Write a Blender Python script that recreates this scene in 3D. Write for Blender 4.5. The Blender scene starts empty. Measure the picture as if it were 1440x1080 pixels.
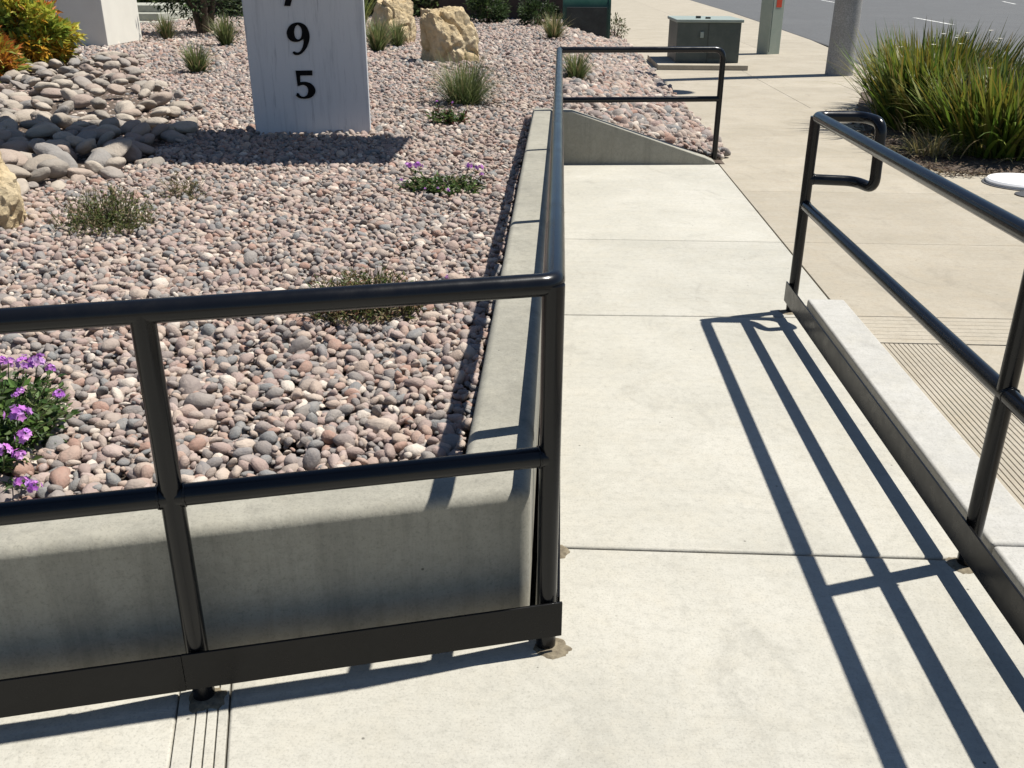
import bpy, bmesh, math, random
import numpy as np
from mathutils import Vector, Matrix, noise

random.seed(7); rng = np.random.default_rng(7)
SC = bpy.context.scene
COL = SC.collection

# ------------------------------------------------------------------ camera
cam_d = bpy.data.cameras.new("camera"); cam = bpy.data.objects.new("camera", cam_d); COL.objects.link(cam)
cam_d.sensor_width = 36.0; cam_d.sensor_fit = 'HORIZONTAL'; cam_d.lens = 32.924
cam_d.clip_start = 0.05; cam_d.clip_end = 2000
CR = Vector((0.99882854, 0.04826549, 0.00346412)); CU = Vector((-0.02260073, 0.40201307, 0.91535496))
CF = Vector((-0.04278743, 0.91436094, -0.40263296)); CP = Vector((0.0015, -1.8821, 1.5381))
m3 = Matrix((CR, CU, -CF)).transposed()
cam.matrix_world = Matrix.Translation(CP) @ m3.to_4x4()
SC.camera = cam

# ------------------------------------------------------------------ light
SUN = Vector((0.475, 0.172, 1.0)).normalized()          # towards the sun
elev = math.asin(SUN.z); azim = math.atan2(SUN.x, SUN.y)
W = bpy.data.worlds.new("World"); SC.world = W; W.use_nodes = True
nt = W.node_tree; nt.nodes.clear()
sky = nt.nodes.new('ShaderNodeTexSky'); sky.sky_type = 'NISHITA'; sky.sun_disc = False
sky.sun_elevation = elev; sky.sun_rotation = azim; sky.altitude = 50; sky.air_density = 1.0; sky.dust_density = 0.25; sky.ozone_density = 3.5
bg = nt.nodes.new('ShaderNodeBackground'); bg.inputs['Strength'].default_value = 0.058
wo = nt.nodes.new('ShaderNodeOutputWorld')
nt.links.new(sky.outputs[0], bg.inputs[0]); nt.links.new(bg.outputs[0], wo.inputs[0])
sd = bpy.data.lights.new("sun", 'SUN'); sd.energy = 5.0; sd.angle = math.radians(0.55); sd.color = (1.0, 0.96, 0.885)
so = bpy.data.objects.new("sun", sd); COL.objects.link(so)
so.rotation_euler = (-SUN).to_track_quat('-Z', 'Y').to_euler(); so.location = (6, 4, 14)
SC.view_settings.view_transform = 'Standard'; SC.view_settings.look = 'None'
SC.view_settings.gamma = 1.0; SC.view_settings.use_curve_mapping = False
SC.view_settings.exposure = 0.58

# ------------------------------------------------------------------ materials
MATS = {}
class NT:
    def __init__(s, name):
        s.m = bpy.data.materials.new(name); s.m.use_nodes = True
        s.t = s.m.node_tree; s.t.nodes.clear()
        s.out = s.n('ShaderNodeOutputMaterial'); s.b = s.n('ShaderNodeBsdfPrincipled')
        s.l(s.b.outputs[0], s.out.inputs[0]); MATS[name] = s.m
    def n(s, t, **k):
        x = s.t.nodes.new(t)
        for a, v in k.items(): setattr(x, a, v)
        return x
    def l(s, a, b): s.t.links.new(a, b)
    def coord(s, scale=(1, 1, 1), kind='Object'):
        c = s.n('ShaderNodeTexCoord'); mp = s.n('ShaderNodeMapping'); mp.inputs['Scale'].default_value = scale
        s.l(c.outputs[kind], mp.inputs[0]); return mp.outputs[0]
    def noise(s, vec, scale, detail=4, rough=.55, dist=0.0):
        x = s.n('ShaderNodeTexNoise'); x.inputs['Scale'].default_value = scale; x.inputs['Detail'].default_value = detail
        x.inputs['Roughness'].default_value = rough; x.inputs['Distortion'].default_value = dist
        if vec is not None: s.l(vec, x.inputs['Vector'])
        return x.outputs['Fac']
    def ramp(s, fac, stops, interp='LINEAR'):
        r = s.n('ShaderNodeValToRGB'); r.color_ramp.interpolation = interp; e = r.color_ramp.elements
        while len(e) < len(stops): e.new(0.5)
        for i, (p, c) in enumerate(stops):
            e[i].position = p; e[i].color = c if len(c) == 4 else (*c, 1)
        s.l(fac, r.inputs[0]); return r.outputs[0]
    def mix(s, fac, a, b, mode='MIX'):
        x = s.n('ShaderNodeMix', data_type='RGBA', blend_type=mode)
        if isinstance(fac, (int, float)): x.inputs[0].default_value = fac
        else: s.l(fac, x.inputs[0])
        for i, v in ((6, a), (7, b)):
            if isinstance(v, tuple): x.inputs[i].default_value = (*v[:3], 1)
            else: s.l(v, x.inputs[i])
        return x.outputs[2]
    def bump(s, h, strength, dist, prev=None):
        x = s.n('ShaderNodeBump'); x.inputs['Strength'].default_value = strength; x.inputs['Distance'].default_value = dist
        s.l(h, x.inputs['Height'])
        if prev is not None: s.l(prev, x.inputs['Normal'])
        return x.outputs[0]
    def col(s, c):
        if isinstance(c, tuple): s.b.inputs['Base Color'].default_value = (*c[:3], 1)
        else: s.l(c, s.b.inputs['Base Color'])
    def set(s, rough=None, metal=None, spec=None, nrm=None, coat=None):
        if rough is not None:
            if isinstance(rough, (int, float)): s.b.inputs['Roughness'].default_value = rough
            else: s.l(rough, s.b.inputs['Roughness'])
        if metal is not None: s.b.inputs['Metallic'].default_value = metal
        if spec is not None: s.b.inputs['Specular IOR Level'].default_value = spec
        if coat is not None: s.b.inputs['Coat Weight'].default_value = coat; s.b.inputs['Coat Roughness'].default_value = .08
        if nrm is not None: s.l(nrm, s.b.inputs['Normal'])
G = lambda v: (v, v, v)

def concrete(name, base, dark, warm, broom=(3, 150, 3), blot=.55, drip=False):
    a = NT(name); v = a.coord(); k_ = lambda c, f: tuple(min(1, x * f) for x in c)
    big = a.noise(v, 1.5, 6, .62, .4); mid = a.noise(v, 7.5, 7, .72); fine = a.noise(v, 150, 3, .7); sm = a.noise(v, 34, 5, .75)
    c = a.mix(a.ramp(big, [(.36, G(0)), (.66, G(1))]), base, dark)
    c = a.mix(a.ramp(mid, [(.47, G(0)), (.70, G(blot))]), c, warm)
    c = a.mix(a.ramp(mid, [(.28, G(.5)), (.45, G(0))]), c, k_(base, 1.1))
    stain = a.noise(a.coord((1.3, .8, 1)), 2.6, 8, .75, 1.2)
    c = a.mix(a.ramp(stain, [(.54, G(0)), (.74, G(.5))]), c, k_(dark, .62))
    sk = a.noise(a.coord((.8, 11, 1)), 1.6, 8, .8, .6)
    c = a.mix(a.ramp(sk, [(.50, G(0)), (.70, G(.30))]), c, k_(dark, .80))
    c = a.mix(a.ramp(sm, [(.30, G(.42)), (.50, G(0))]), c, k_(dark, .70))
    c = a.mix(a.ramp(sm, [(.56, G(0)), (.74, G(.4))]), c, k_(base, 1.14))
    c = a.mix(a.ramp(fine, [(.3, G(.42)), (.48, G(0))]), c, k_(dark, .5))
    if drip:
        dr = a.noise(a.coord((9, 9, .5)), 1.4, 7, .75, .2); c = a.mix(a.ramp(dr, [(.50, G(0)), (.72, G(.5))]), c, k_(dark, .6))
    spk = a.n('ShaderNodeTexVoronoi'); spk.inputs['Scale'].default_value = 24; a.l(v, spk.inputs['Vector'])
    sp = a.ramp(spk.outputs['Distance'], [(.06, G(.8)), (.11, G(0))])
    pick = a.ramp(spk.outputs['Color'], [(.84, G(0)), (.86, G(1))])
    hole = a.mix(1.0, sp, pick, 'MULTIPLY'); c = a.mix(hole, c, k_(dark, .28))
    oi = a.n('ShaderNodeObjectInfo')
    c = a.mix(1.0, c, a.ramp(oi.outputs['Random'], [(0, G(.92)), (1, G(1.0))]), 'MULTIPLY')
    a.col(c)
    br = a.noise(a.coord(broom), 1.6, 4, .65)
    n1 = a.bump(br, .45, .0025); n2 = a.bump(fine, .40, .0015, n1); n3 = a.bump(mid, .2, .006, n2); n4 = a.bump(sm, .25, .003, n3)
    a.set(rough=.88, spec=.25, nrm=n4); return a.m
concrete('concrete_new', (.445, .428, .375), (.370, .356, .308), (.432, .404, .335))
concrete('concrete_old', (.39, .350, .282), (.325, .290, .228), (.37, .315, .232))
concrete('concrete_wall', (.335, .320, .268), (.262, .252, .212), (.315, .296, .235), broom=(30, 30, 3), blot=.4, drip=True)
concrete('concrete_kerb', (.445, .435, .405), (.375, .365, .335), (.43, .41, .355), broom=(30, 4, 4))

a = NT('grout'); v = a.coord(); a.col(a.ramp(a.noise(v, 60, 5, .7), [(.3, (.07, .055, .035)), (.7, (.22, .185, .125))])); a.set(rough=.9, nrm=a.bump(a.noise(v, 90, 4), .6, .004))
a = NT('joint_filler'); a.col(a.ramp(a.noise(a.coord(), 30, 4), [(.3, (.10, .088, .07)), (.7, (.2, .175, .14))])); a.set(rough=.95)

a = NT('black_paint'); v = a.coord()
sp = a.noise(v, 260, 2, .6); du = a.noise(v, 9, 5, .7)
a.col(a.mix(a.ramp(du, [(.52, G(0)), (.78, G(.35))]), (.004, .0045, .006), (.016, .014, .012)))
a.set(rough=a.ramp(du, [(.3, G(.16)), (.8, G(.32))]), spec=.34, nrm=a.bump(sp, .05, .001))
a = NT('black_steel_plate'); v = a.coord(); du = a.noise(v, 12, 6, .7)
a.col(a.mix(a.ramp(du, [(.5, G(0)), (.75, G(.5))]), (.004, .004, .0045), (.014, .013, .012)))
a.set(rough=a.ramp(du, [(.3, G(.22)), (.8, G(.42))]), spec=.25, nrm=a.bump(a.noise(v, 300, 2), .08, .001))

a = NT('asphalt'); v = a.coord(); f1 = a.noise(v, 55, 4, .7); f2 = a.noise(v, .35, 5, .6, .5)
c = a.mix(f2, (.070, .073, .076), (.112, .114, .114)); c = a.mix(a.ramp(f1, [(.4, G(.5)), (.6, G(0))]), c, (.05, .05, .05))
cr = a.noise(a.coord((.5, .12, 1)), 1.1, 8, .8, 2.0); c = a.mix(a.ramp(cr, [(.485, G(0)), (.5, G(.7)), (.515, G(0))]), c, (.05, .05, .05))
a.col(c); a.set(rough=.85, nrm=a.bump(f1, .5, .01))
a = NT('tar'); a.col((.035, .034, .033)); a.set(rough=.8)
a = NT('road_paint'); a.col(a.ramp(a.noise(a.coord(), 7, 6, .8), [(.40, (.14, .14, .14)), (.56, (.75, .74, .7))])); a.set(rough=.7)
a = NT('soil'); v = a.coord(); a.col(a.ramp(a.noise(v, 14, 7, .7), [(.3, (.05, .035, .025)), (.7, (.16, .12, .09))])); a.set(rough=1, nrm=a.bump(a.noise(v, 40, 6, .7), .9, .03))
a = NT('earth'); v = a.coord(); a.col(a.ramp(a.noise(v, 1.4, 7, .7), [(.3, (.22, .18, .13)), (.7, (.32, .27, .2))])); a.set(rough=1, nrm=a.bump(a.noise(v, 20, 6, .7), .8, .03))

def stone(name, stops, vein=.3, bumpd=.004, sc=60):
    a = NT(name); oi = a.n('ShaderNodeObjectInfo'); r = oi.outputs['Random']
    v = a.coord(); add = a.n('ShaderNodeVectorMath', operation='ADD'); a.l(v, add.inputs[0])
    cmb = a.n('ShaderNodeCombineXYZ'); mu = a.n('ShaderNodeMath', operation='MULTIPLY'); mu.inputs[1].default_value = 37; a.l(r, mu.inputs[0])
    for i in range(3): a.l(mu.outputs[0], cmb.inputs[i])
    a.l(cmb.outputs[0], add.inputs[1]); vv = add.outputs[0]
    c = a.ramp(r, stops, 'CONSTANT')
    n1 = a.noise(vv, 2.0, 6, .7, .6)
    c = a.mix(a.ramp(n1, [(.35, G(0)), (.7, G(vein))]), c, (.42, .36, .30))
    n2 = a.noise(vv, 5.0, 5, .7); c = a.mix(a.ramp(n2, [(.5, G(0)), (.75, G(vein))]), c, (.16, .135, .12))
    a.col(c); a.set(rough=.88, spec=.2, nrm=a.bump(a.noise(vv, 9, 5, .7), .35, bumpd)); return a.m
PAL = [(.335, .245, .205), (.225, .198, .182), (.37, .285, .23), (.185, .172, .170), (.38, .305, .25), (.28, .200, .178), (.165, .168, .17),
       (.42, .345, .285), (.33, .225, .18), (.205, .168, .155), (.17, .175, .175), (.335, .265, .225), (.29, .175, .135), (.25, .21, .195), (.52, .455, .39), (.30, .220, .195), (.17, .152, .145), (.35, .27, .22),
       (.29, .235, .20), (.225, .205, .19), (.265, .195, .172), (.35, .27, .24)]
stone('pebble_stone', [(i / len(PAL), tuple(x * 1.08 + .012 for x in c)) for i, c in enumerate(PAL)], vein=.35, bumpd=.06)
CPAL = [(.29, .25, .205), (.345, .30, .25), (.25, .225, .195), (.37, .32, .265), (.27, .24, .215), (.33, .265, .22), (.225, .215, .205), (.40, .35, .29), (.30, .235, .20)]
stone('cobble_stone', [(i / len(CPAL), c) for i, c in enumerate(CPAL)], vein=.3, bumpd=.05)

a = NT('sandstone'); v = a.coord(); n1 = a.noise(v, 2.4, 8, .72, .6); n2 = a.noise(v, 11, 7, .75); n3 = a.noise(v, 45, 5, .7)
c = a.ramp(n1, [(.28, (.40, .30, .16)), (.5, (.53, .42, .26)), (.72, (.62, .53, .37))])
c = a.mix(a.ramp(n2, [(.5, G(0)), (.75, G(.6))]), c, (.27, .17, .075)); a.col(c)
a.set(rough=.95, spec=.2, nrm=a.bump(n3, .5, .012, a.bump(n2, .8, .04)))

a = NT('white_stucco'); v = a.coord(); a.col(a.mix(a.ramp(a.noise(v, 2, 5, .6), [(.4, G(0)), (.7, G(.5))]), (.66, .635, .56), (.58, .55, .48))); a.set(rough=.9, nrm=a.bump(a.noise(v, 70, 4, .7), .4, .004))
a = NT('sign_paint'); v = a.coord()
st = a.noise(a.coord((14, 14, .9)), 1.5, 7, .75, .3); b2 = a.noise(a.coord((30, 30, 2.2)), 1.2, 5, .7)
c = a.mix(a.ramp(st, [(.51, G(0)), (.72, G(.7))]), (.56, .57, .585), (.36, .37, .39))
c = a.mix(a.ramp(b2, [(.59, G(0)), (.73, G(.65))]), c, (.22, .23, .26)); a.col(c)
a.set(rough=.6, nrm=a.bump(st, .3, .004))
a = NT('sign_black'); a.col((.003, .003, .004)); a.set(rough=.6, spec=.1)
a = NT('dark_base'); a.col((.10, .10, .095)); a.set(rough=.9)

def metal_paint(name, c0, c1, rough=.5):
    a = NT(name); v = a.coord(); n = a.noise(v, 3, 7, .7, .5)
    a.col(a.mix(a.ramp(n, [(.4, G(0)), (.72, G(1))]), c0, c1)); a.set(rough=rough, spec=.4, nrm=a.bump(a.noise(v, 60, 3), .06, .002))
metal_paint('cabinet_green', (.055, .068, .06), (.085, .098, .085))
metal_paint('cabinet_top', (.24, .285, .255), (.29, .325, .29))
metal_paint('pedestal_green', (.27, .31, .255), (.33, .355, .295))
metal_paint('enclosure_green', (.012, .05, .035), (.03, .075, .055), .3)
metal_paint('enclosure_dark', (.012, .016, .015), (.035, .042, .04), .45)
metal_paint('seam_dark', (.03, .035, .03), (.05, .055, .05))
metal_paint('sticker_red', (.55, .06, .02), (.48, .05, .02))
metal_paint('lid_white', (.80, .80, .80), (.72, .72, .70), .4)
metal_paint('lid_dark', (.05, .05, .055), (.08, .08, .08), .6)
metal_paint('lamp_grey', (.3, .3, .3), (.36, .36, .35))
a = NT('pole_concrete'); v = a.coord(); n = a.noise(v, 60, 5, .8); a.col(a.mix(a.ramp(a.noise(v, 3, 5), [(.4, G(0)), (.7, G(.6))]), a.ramp(n, [(.35, (.15, .148, .142)), (.62, (.40, .39, .37))]), (.22, .21, .19))); a.set(rough=.8, nrm=a.bump(n, .4, .006))
a = NT('dark_wall'); v = a.coord(); a.col(a.ramp(a.noise(v, 4, 6, .7), [(.3, (.028, .02, .016)), (.7, (.06, .042, .034))])); a.set(rough=.9)
a = NT('step_stone'); v = a.coord(); a.col(a.ramp(a.noise(v, 5, 6, .7), [(.3, (.25, .26, .22)), (.7, (.4, .39, .33))])); a.set(rough=.9)
a = NT('bark'); v = a.coord((1, 1, .25)); a.col(a.ramp(a.noise(v, 22, 6, .7), [(.3, (.045, .03, .022)), (.7, (.15, .11, .08))])); a.set(rough=.95, nrm=a.bump(a.noise(v, 30, 5), .8, .02))
def leafmat(name, trans=.35, rough=.5):
    a = NT(name); at = a.n('ShaderNodeAttribute'); at.attribute_name = 'tint'
    a.l(at.outputs['Color'], a.b.inputs['Base Color']); a.set(rough=rough, spec=.35)
    tr = a.n('ShaderNodeBsdfTranslucent'); a.l(at.outputs['Color'], tr.inputs[0])
    mx = a.n('ShaderNodeMixShader'); mx.inputs[0].default_value = trans
    a.l(a.b.outputs[0], mx.inputs[1]); a.l(tr.outputs[0], mx.inputs[2]); a.l(mx.outputs[0], a.out.inputs[0])
leafmat('leaf'); leafmat('petal', .3, .6); leafmat('dry_leaf', .2, .7)

# ------------------------------------------------------------------ helpers
def link(name, me, mat, parent=None, loc=None):
    o = bpy.data.objects.new(name, me); COL.objects.link(o)
    if mat and not me.materials: me.materials.append(MATS[mat])
    if parent: o.parent = parent
    if loc is not None: o.location = loc
    return o
def tag(o, label=None, cat=None, group=None, kind=None):
    if label: o['label'] = label
    if cat: o['category'] = cat
    if group: o['group'] = group
    if kind: o['kind'] = kind
    return o
def thing(name, label, cat, loc, group=None):
    o = bpy.data.objects.new(name, None); COL.objects.link(o); o.location = loc; o.empty_display_size = .1
    return tag(o, label, cat, group)

class MB:
    """collects verts and faces in world coordinates; build() makes ONE mesh object"""
    def __init__(s): s.v = []; s.f = []; s.t = None
    def box(s, x0, x1, y0, y1, z0, z1):
        b = len(s.v); s.v += [(x, y, z) for z in (z0, z1) for y in (y0, y1) for x in (x0, x1)]
        s.f += [tuple(b + i for i in q) for q in ((0, 2, 3, 1), (4, 5, 7, 6), (0, 1, 5, 4), (2, 6, 7, 3), (0, 4, 6, 2), (1, 3, 7, 5))]; return s
    def prism(s, poly, z0, z1):
        ar = sum(poly[i][0] * poly[(i + 1) % len(poly)][1] - poly[(i + 1) % len(poly)][0] * poly[i][1] for i in range(len(poly)))
        if ar < 0: poly = poly[::-1]
        n = len(poly); b = len(s.v); zt = z1 if callable(z1) else (lambda x, y: z1)
        s.v += [(x, y, z0) for x, y in poly] + [(x, y, zt(x, y)) for x, y in poly]
        s.f.append(tuple(b + i for i in range(n - 1, -1, -1))); s.f.append(tuple(b + n + i for i in range(n)))
        for i in range(n): j = (i + 1) % n; s.f.append((b + i, b + j, b + n + j, b + n + i))
        return s
    def tube(s, pts, r, seg=16, caps=True):
        pts = [Vector(p) for p in pts]; n = len(pts); rr = r if isinstance(r, (list, tuple)) else [r] * n
        tan = [((pts[min(i + 1, n - 1)] - pts[i]).normalized() + (pts[i] - pts[max(i - 1, 0)]).normalized()).normalized() for i in range(n)]
        t0 = tan[0]; up = Vector((0, 0, 1)) if abs(t0.z) < .9 else Vector((1, 0, 0)); nx = t0.cross(up).normalized(); b = len(s.v)
        for i in range(n):
            if i: nx = (nx - tan[i] * nx.dot(tan[i])).normalized()
            ny = tan[i].cross(nx)
            for k in range(seg):
                a = 2 * math.pi * k / seg; s.v.append(tuple(pts[i] + (nx * math.cos(a) + ny * math.sin(a)) * rr[i]))
        for i in range(n - 1):
            for k in range(seg):
                k2 = (k + 1) % seg; s.f.append((b + i * seg + k, b + i * seg + k2, b + (i + 1) * seg + k2, b + (i + 1) * seg + k))
        if caps: s.f.append(tuple(b + k for k in range(seg - 1, -1, -1))); s.f.append(tuple(b + (n - 1) * seg + k for k in range(seg)))
        return s
    def lathe(s, cx, cy, prof, seg=32):
        b = len(s.v); n = len(prof)
        for r, z in prof:
            for k in range(seg): a = 2 * math.pi * k / seg; s.v.append((cx + r * math.cos(a), cy + r * math.sin(a), z))
        for i in range(n - 1):
            for k in range(seg): k2 = (k + 1) % seg; s.f.append((b + i * seg + k, b + i * seg + k2, b + (i + 1) * seg + k2, b + (i + 1) * seg + k))
        s.f.append(tuple(b + k for k in range(seg - 1, -1, -1))); s.f.append(tuple(b + (n - 1) * seg + k for k in range(seg))); return s
    def build(s, name, mat, parent=None, smooth=None, bevel=None, bseg=2):
        o0 = parent.matrix_world.translation if False else (Vector(WORLD.get(parent.name, (0, 0, 0))) if parent else Vector((0, 0, 0)))
        me = bpy.data.meshes.new(name); me.from_pydata([(x - o0.x, y - o0.y, z - o0.z) for x, y, z in s.v], [], s.f)
        if s.t is not None:
            at = me.attributes.new('tint', 'FLOAT_COLOR', 'POINT'); at.data.foreach_set('color', np.asarray(s.t, dtype=np.float32).ravel())
        wn = False
        if bevel:
            bm = bmesh.new(); bm.from_mesh(me); bmesh.ops.recalc_face_normals(bm, faces=bm.faces)
            ed = [e for e in bm.edges if len(e.link_faces) == 2 and e.calc_face_angle(0) > .5]
            bmesh.ops.bevel(bm, geom=ed, offset=bevel, segments=bseg, profile=.5, affect='EDGES', clamp_overlap=True); bm.to_mesh(me); bm.free()
            smooth = smooth or 60; wn = True
        if smooth:
            me.polygons.foreach_set('use_smooth', [True] * len(me.polygons)); me.set_sharp_from_angle(angle=math.radians(smooth))
        me.update(); o = link(name, me, mat, parent)
        if wn: wm = o.modifiers.new('weighted_normal', 'WEIGHTED_NORMAL'); wm.keep_sharp = True; wm.weight = 100
        return o
WORLD = {}
def root(name, label, cat, loc, group=None):
    o = thing(name, label, cat, loc, group); WORLD[o.name] = tuple(loc); return o
def sub(o, parent):       # a part that sits at its parent's origin, so that sub-parts use the same world offset
    WORLD[o.name] = WORLD.get(parent.name, (0, 0, 0)); return o

def fillet(pts, rad, n=6):
    pts = [Vector(p) for p in pts]; out = [pts[0]]
    for i in range(1, len(pts) - 1):
        a, b, c = pts[i - 1], pts[i], pts[i + 1]; d1 = (a - b); d2 = (c - b)
        R = min(rad, d1.length * .48, d2.length * .48); p = b + d1.normalized() * R; q = b + d2.normalized() * R
        for k in range(n + 1): t = k / n; out.append(p * (1 - t) ** 2 + b * 2 * t * (1 - t) + q * t * t)
    out.append(pts[-1]); return out

def pr(x, y, z):
    d = Vector((x, y, z)) - CP; w = d.dot(CF)
    if w < .1: return (-9e3, -9e3)
    return 720 + 1317 * d.dot(CR) / w, 540 - 1317 * d.dot(CU) / w
def prn(P):
    d = P - np.array(CP); w = d @ np.array(CF); w = np.where(w < .1, 1e-3, w)
    return 720 + 1317 * (d @ np.array(CR)) / w, 540 - 1317 * (d @ np.array(CU)) / w

# ------------------------------------------------------------------ frames of the place
U = Vector((-.963, -.269)); V = Vector((.269, -.963))          # along / across the angled front railing
def uv(u, v): p = U * u + V * v; return (p.x, p.y)
def yfront(x, v): return (.269 * x - v) / .963                  # y of the line v = const
def lerp(x, xs, ys): return float(np.interp(x, xs, ys))
def zwall(y): return .400 + .0085 * min(max(y, 0), 6.6)
def zg(x, y):                                                   # gravel surface
    z = .342 + .0028 * min(max(y, 0), 8)
    z += .012 * noise.noise((x * 1.3, y * 1.3, 0)) + .02 * noise.noise((x * .4, y * .4, 3))*min(1, abs(x + .2))
    if x > -.1: z = min(z, lerp(x, [-.1, .1, 1.35, 1.6], [.42, .39, .05, .01]))
    return z
CB_Y = [1.5, 2.6, 3.3, 3.9, 4.5, 5.6, 7.3, 10, 13, 14]; CB_X = [-3.3, -3.1, -3.0, -2.72, -2.6, -2.78, -3.55, -5.1, -6.2, -6.6]
def cobx(y): return float(np.interp(y, CB_Y, CB_X))
def zmound(x, y):
    d = cobx(y) - x
    return .055 * (1 - math.exp(-max(d, 0) / .5)) if y < 12.5 else 0.0
CURB = [(-6, 4.75), (6, 4.78), (12, 4.9), (14.8, 5.27), (21.5, 6.2), (40, 7.2), (66, 8.1), (140, 11)]
def curbx(y): return float(np.interp(y, [c[0] for c in CURB], [c[1] for c in CURB]))

# ------------------------------------------------------------------ setting
g = tag(MB().box(-400, 400, -200, 900, -.6, -.34).build('ground', 'earth'), 'bare ground beneath and beyond everything', kind='structure')
st = MB(); pl = [(x, y) for y, x in CURB] + [(60, 140), (60, -6)]
st.prism(pl, -.3, -.12); tag(st.build('street', 'asphalt'), 'grey asphalt street', kind='structure')
gt = MB(); pl = [(x - .02, y) for y, x in CURB] + [(x + .10, y) for y, x in reversed(CURB)]; gt.prism(pl, -.2, -.108)
ST = bpy.data.objects['street']; gt.build('tar_joint', 'tar', ST)
ke = MB(); ke.prism([(x + .001, y) for y, x in CURB] + [(x + .075, y) for y, x in reversed(CURB)], -.2, -.004); ke.build('kerb_edge', 'tar', ST)
for (p, q) in [((13.9, 34.3), (14.47, 40.0)), ((16.6, 58), (17.5, 67)), ((12.7, 22), (13.1, 26)), ((27.2, 60), (29.0, 66))]:
    d = (Vector(q) - Vector(p)).normalized(); nn = Vector((-d.y, d.x)) * .075
    MB().prism([tuple(Vector(p) - nn), tuple(Vector(p) + nn), tuple(Vector(q) + nn), tuple(Vector(q) - nn)], -.118, -.113).build('lane_marking', 'road_paint', ST)

walk = MB().prism([uv(4.2, -.05), uv(4.2, 4), (1.47, -5), (1.47, 2.6), (1.44, 6.9), (-.03, 6.9), (-.03, .1)], -.2, -.016).build('walkway', 'joint_filler')
tag(walk, 'pale new concrete walkway between the black railings', kind='structure')
J = .004
def slab(poly, parent, mat, z=0.0, name='slab', bv=.008): return MB().prism(poly, z - .12, z).build(name, mat, parent, bevel=bv)
XL, XR = -.03, 1.262
slab([uv(.759, -.07), uv(.759, 3.4), (XR, -4.4), (XR, .437 - J), (XL, .437 - J), (XL, .06)], walk, 'concrete_new')
for a0, a1 in ((.7625, .7835), (.7865, .8075), (.8105, .8315), (.8345, .8735)):
    slab([uv(a0, -.07), uv(a0, 3.4), uv(a1, 3.4), uv(a1, -.07)], walk, 'concrete_new', -.0006, bv=.002)
slab([uv(.877, -.07), uv(.877, 3.4), uv(4.2, 3.4), uv(4.2, -.07)], walk, 'concrete_new', -.001)
slab([(XL, .437 + J), (XR, .437 + J), (XR, 2.50 - J), (XL, 2.47 - J)], walk, 'concrete_new')
slab([(XL, 2.47 + J), (1.417, 2.505 + J), (1.417, 3.905 - J), (XL, 3.905 - J)][:1] + [(XR, 2.50 + J), (XR, 2.68), (1.417, 2.68), (1.417, 3.905 - J), (XL, 3.905 - J)], walk, 'concrete_new')
slab([(XL, 3.905 + J * .6), (1.417, 3.905 + J * .6), (1.417, 6.52), (XL, 6.41)], walk, 'concrete_new')

side = MB()
side.prism([(1.46, -5)] + [(x - .03, y) for y, x in CURB] + [(-30, 140), (-30, 27), (1.0, 27), (1.0, 6.6), (1.46, 6.4)], -.25, -.016)
side = tag(side.build('sidewalk', 'joint_filler'), 'tan older concrete sidewalk leading to the street', kind='structure')
YJ = [2.535, 3.905, 5.4, 6.9, 8.6, 10.35, 12.7, 14.75, 17.2, 20, 23.5, 28, 34, 42, 55, 70]
for i in range(len(YJ) - 1):
    J = .0022; y0, y1 = YJ[i] + J, YJ[i + 1] - J
    l0 = 1.424 if y0 < 6.5 else (1.30 if y0 < 22 else -6.0)
    def cx(y): return curbx(y)
    ms = 3.14 if y0 < 20 else 4.4
    if y0 < 10.3:
        slab([(l0, y0), (cx(y0), y0), (cx(y1), y1), (l0, y1)], side, 'concrete_old', bv=.003); continue
    slab([(l0, y0), (ms - J, y0), (ms - J, y1), (l0, y1)], side, 'concrete_old', bv=.004)
    slab([(ms + J, y0), (cx(y0), y0), (cx(y1), y1), (ms + J, y1)], side, 'concrete_old', bv=.004)
# grooved warning border of the kerb ramp and the plain field inside it
def grooved(name, x0, x1, y0, y1, along, pitch, parent, mat):
    m = MB(); n = max(1, int(round(((x1 - x0) if along == 'y' else (y1 - y0)) / pitch))); step = ((x1 - x0) if along == 'y' else (y1 - y0)) / n; gw = .0032
    for k in range(n):
        a, b = k * step + gw / 2, (k + 1) * step - gw / 2
        if along == 'y': m.box(x0 + a, x0 + b, y0, y1, -.006, 0)
        else: m.box(x0, x1, y0 + a, y0 + b, -.006, 0)
    if along == 'y': m.box(x0, x1, y0, y1, -.12, -.0055)
    else: m.box(x0, x1, y0, y1, -.12, -.0055)
    return m.build(name, mat, parent, bevel=.0012, bseg=1)
grooved('grooved_border', 1.462, 4.7, 2.175, 2.53, 'x', .05, side, 'concrete_old')
grooved('grooved_border', 1.462, 1.80, -2.5, 2.165, 'y', .0212, side, 'concrete_old')
for y0, y1 in ((-4.5, -1.2), (-1.19, 2.165)): slab([(1.806, y0), (4.7, y0), (4.7, y1), (1.806, y1)], side, 'concrete_old', bv=.003)

kerb = root('kerb', 'low white concrete kerb behind the right hand railing', 'kerb', (1.36, 0, 0))
for y0, y1 in ((-4.4, .452), (.460, 2.665)): MB().box(1.272, 1.455, y0, y1, -.1, .042).build('kerb_stone', 'concrete_kerb', kerb, bevel=.012, bseg=3)

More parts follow.
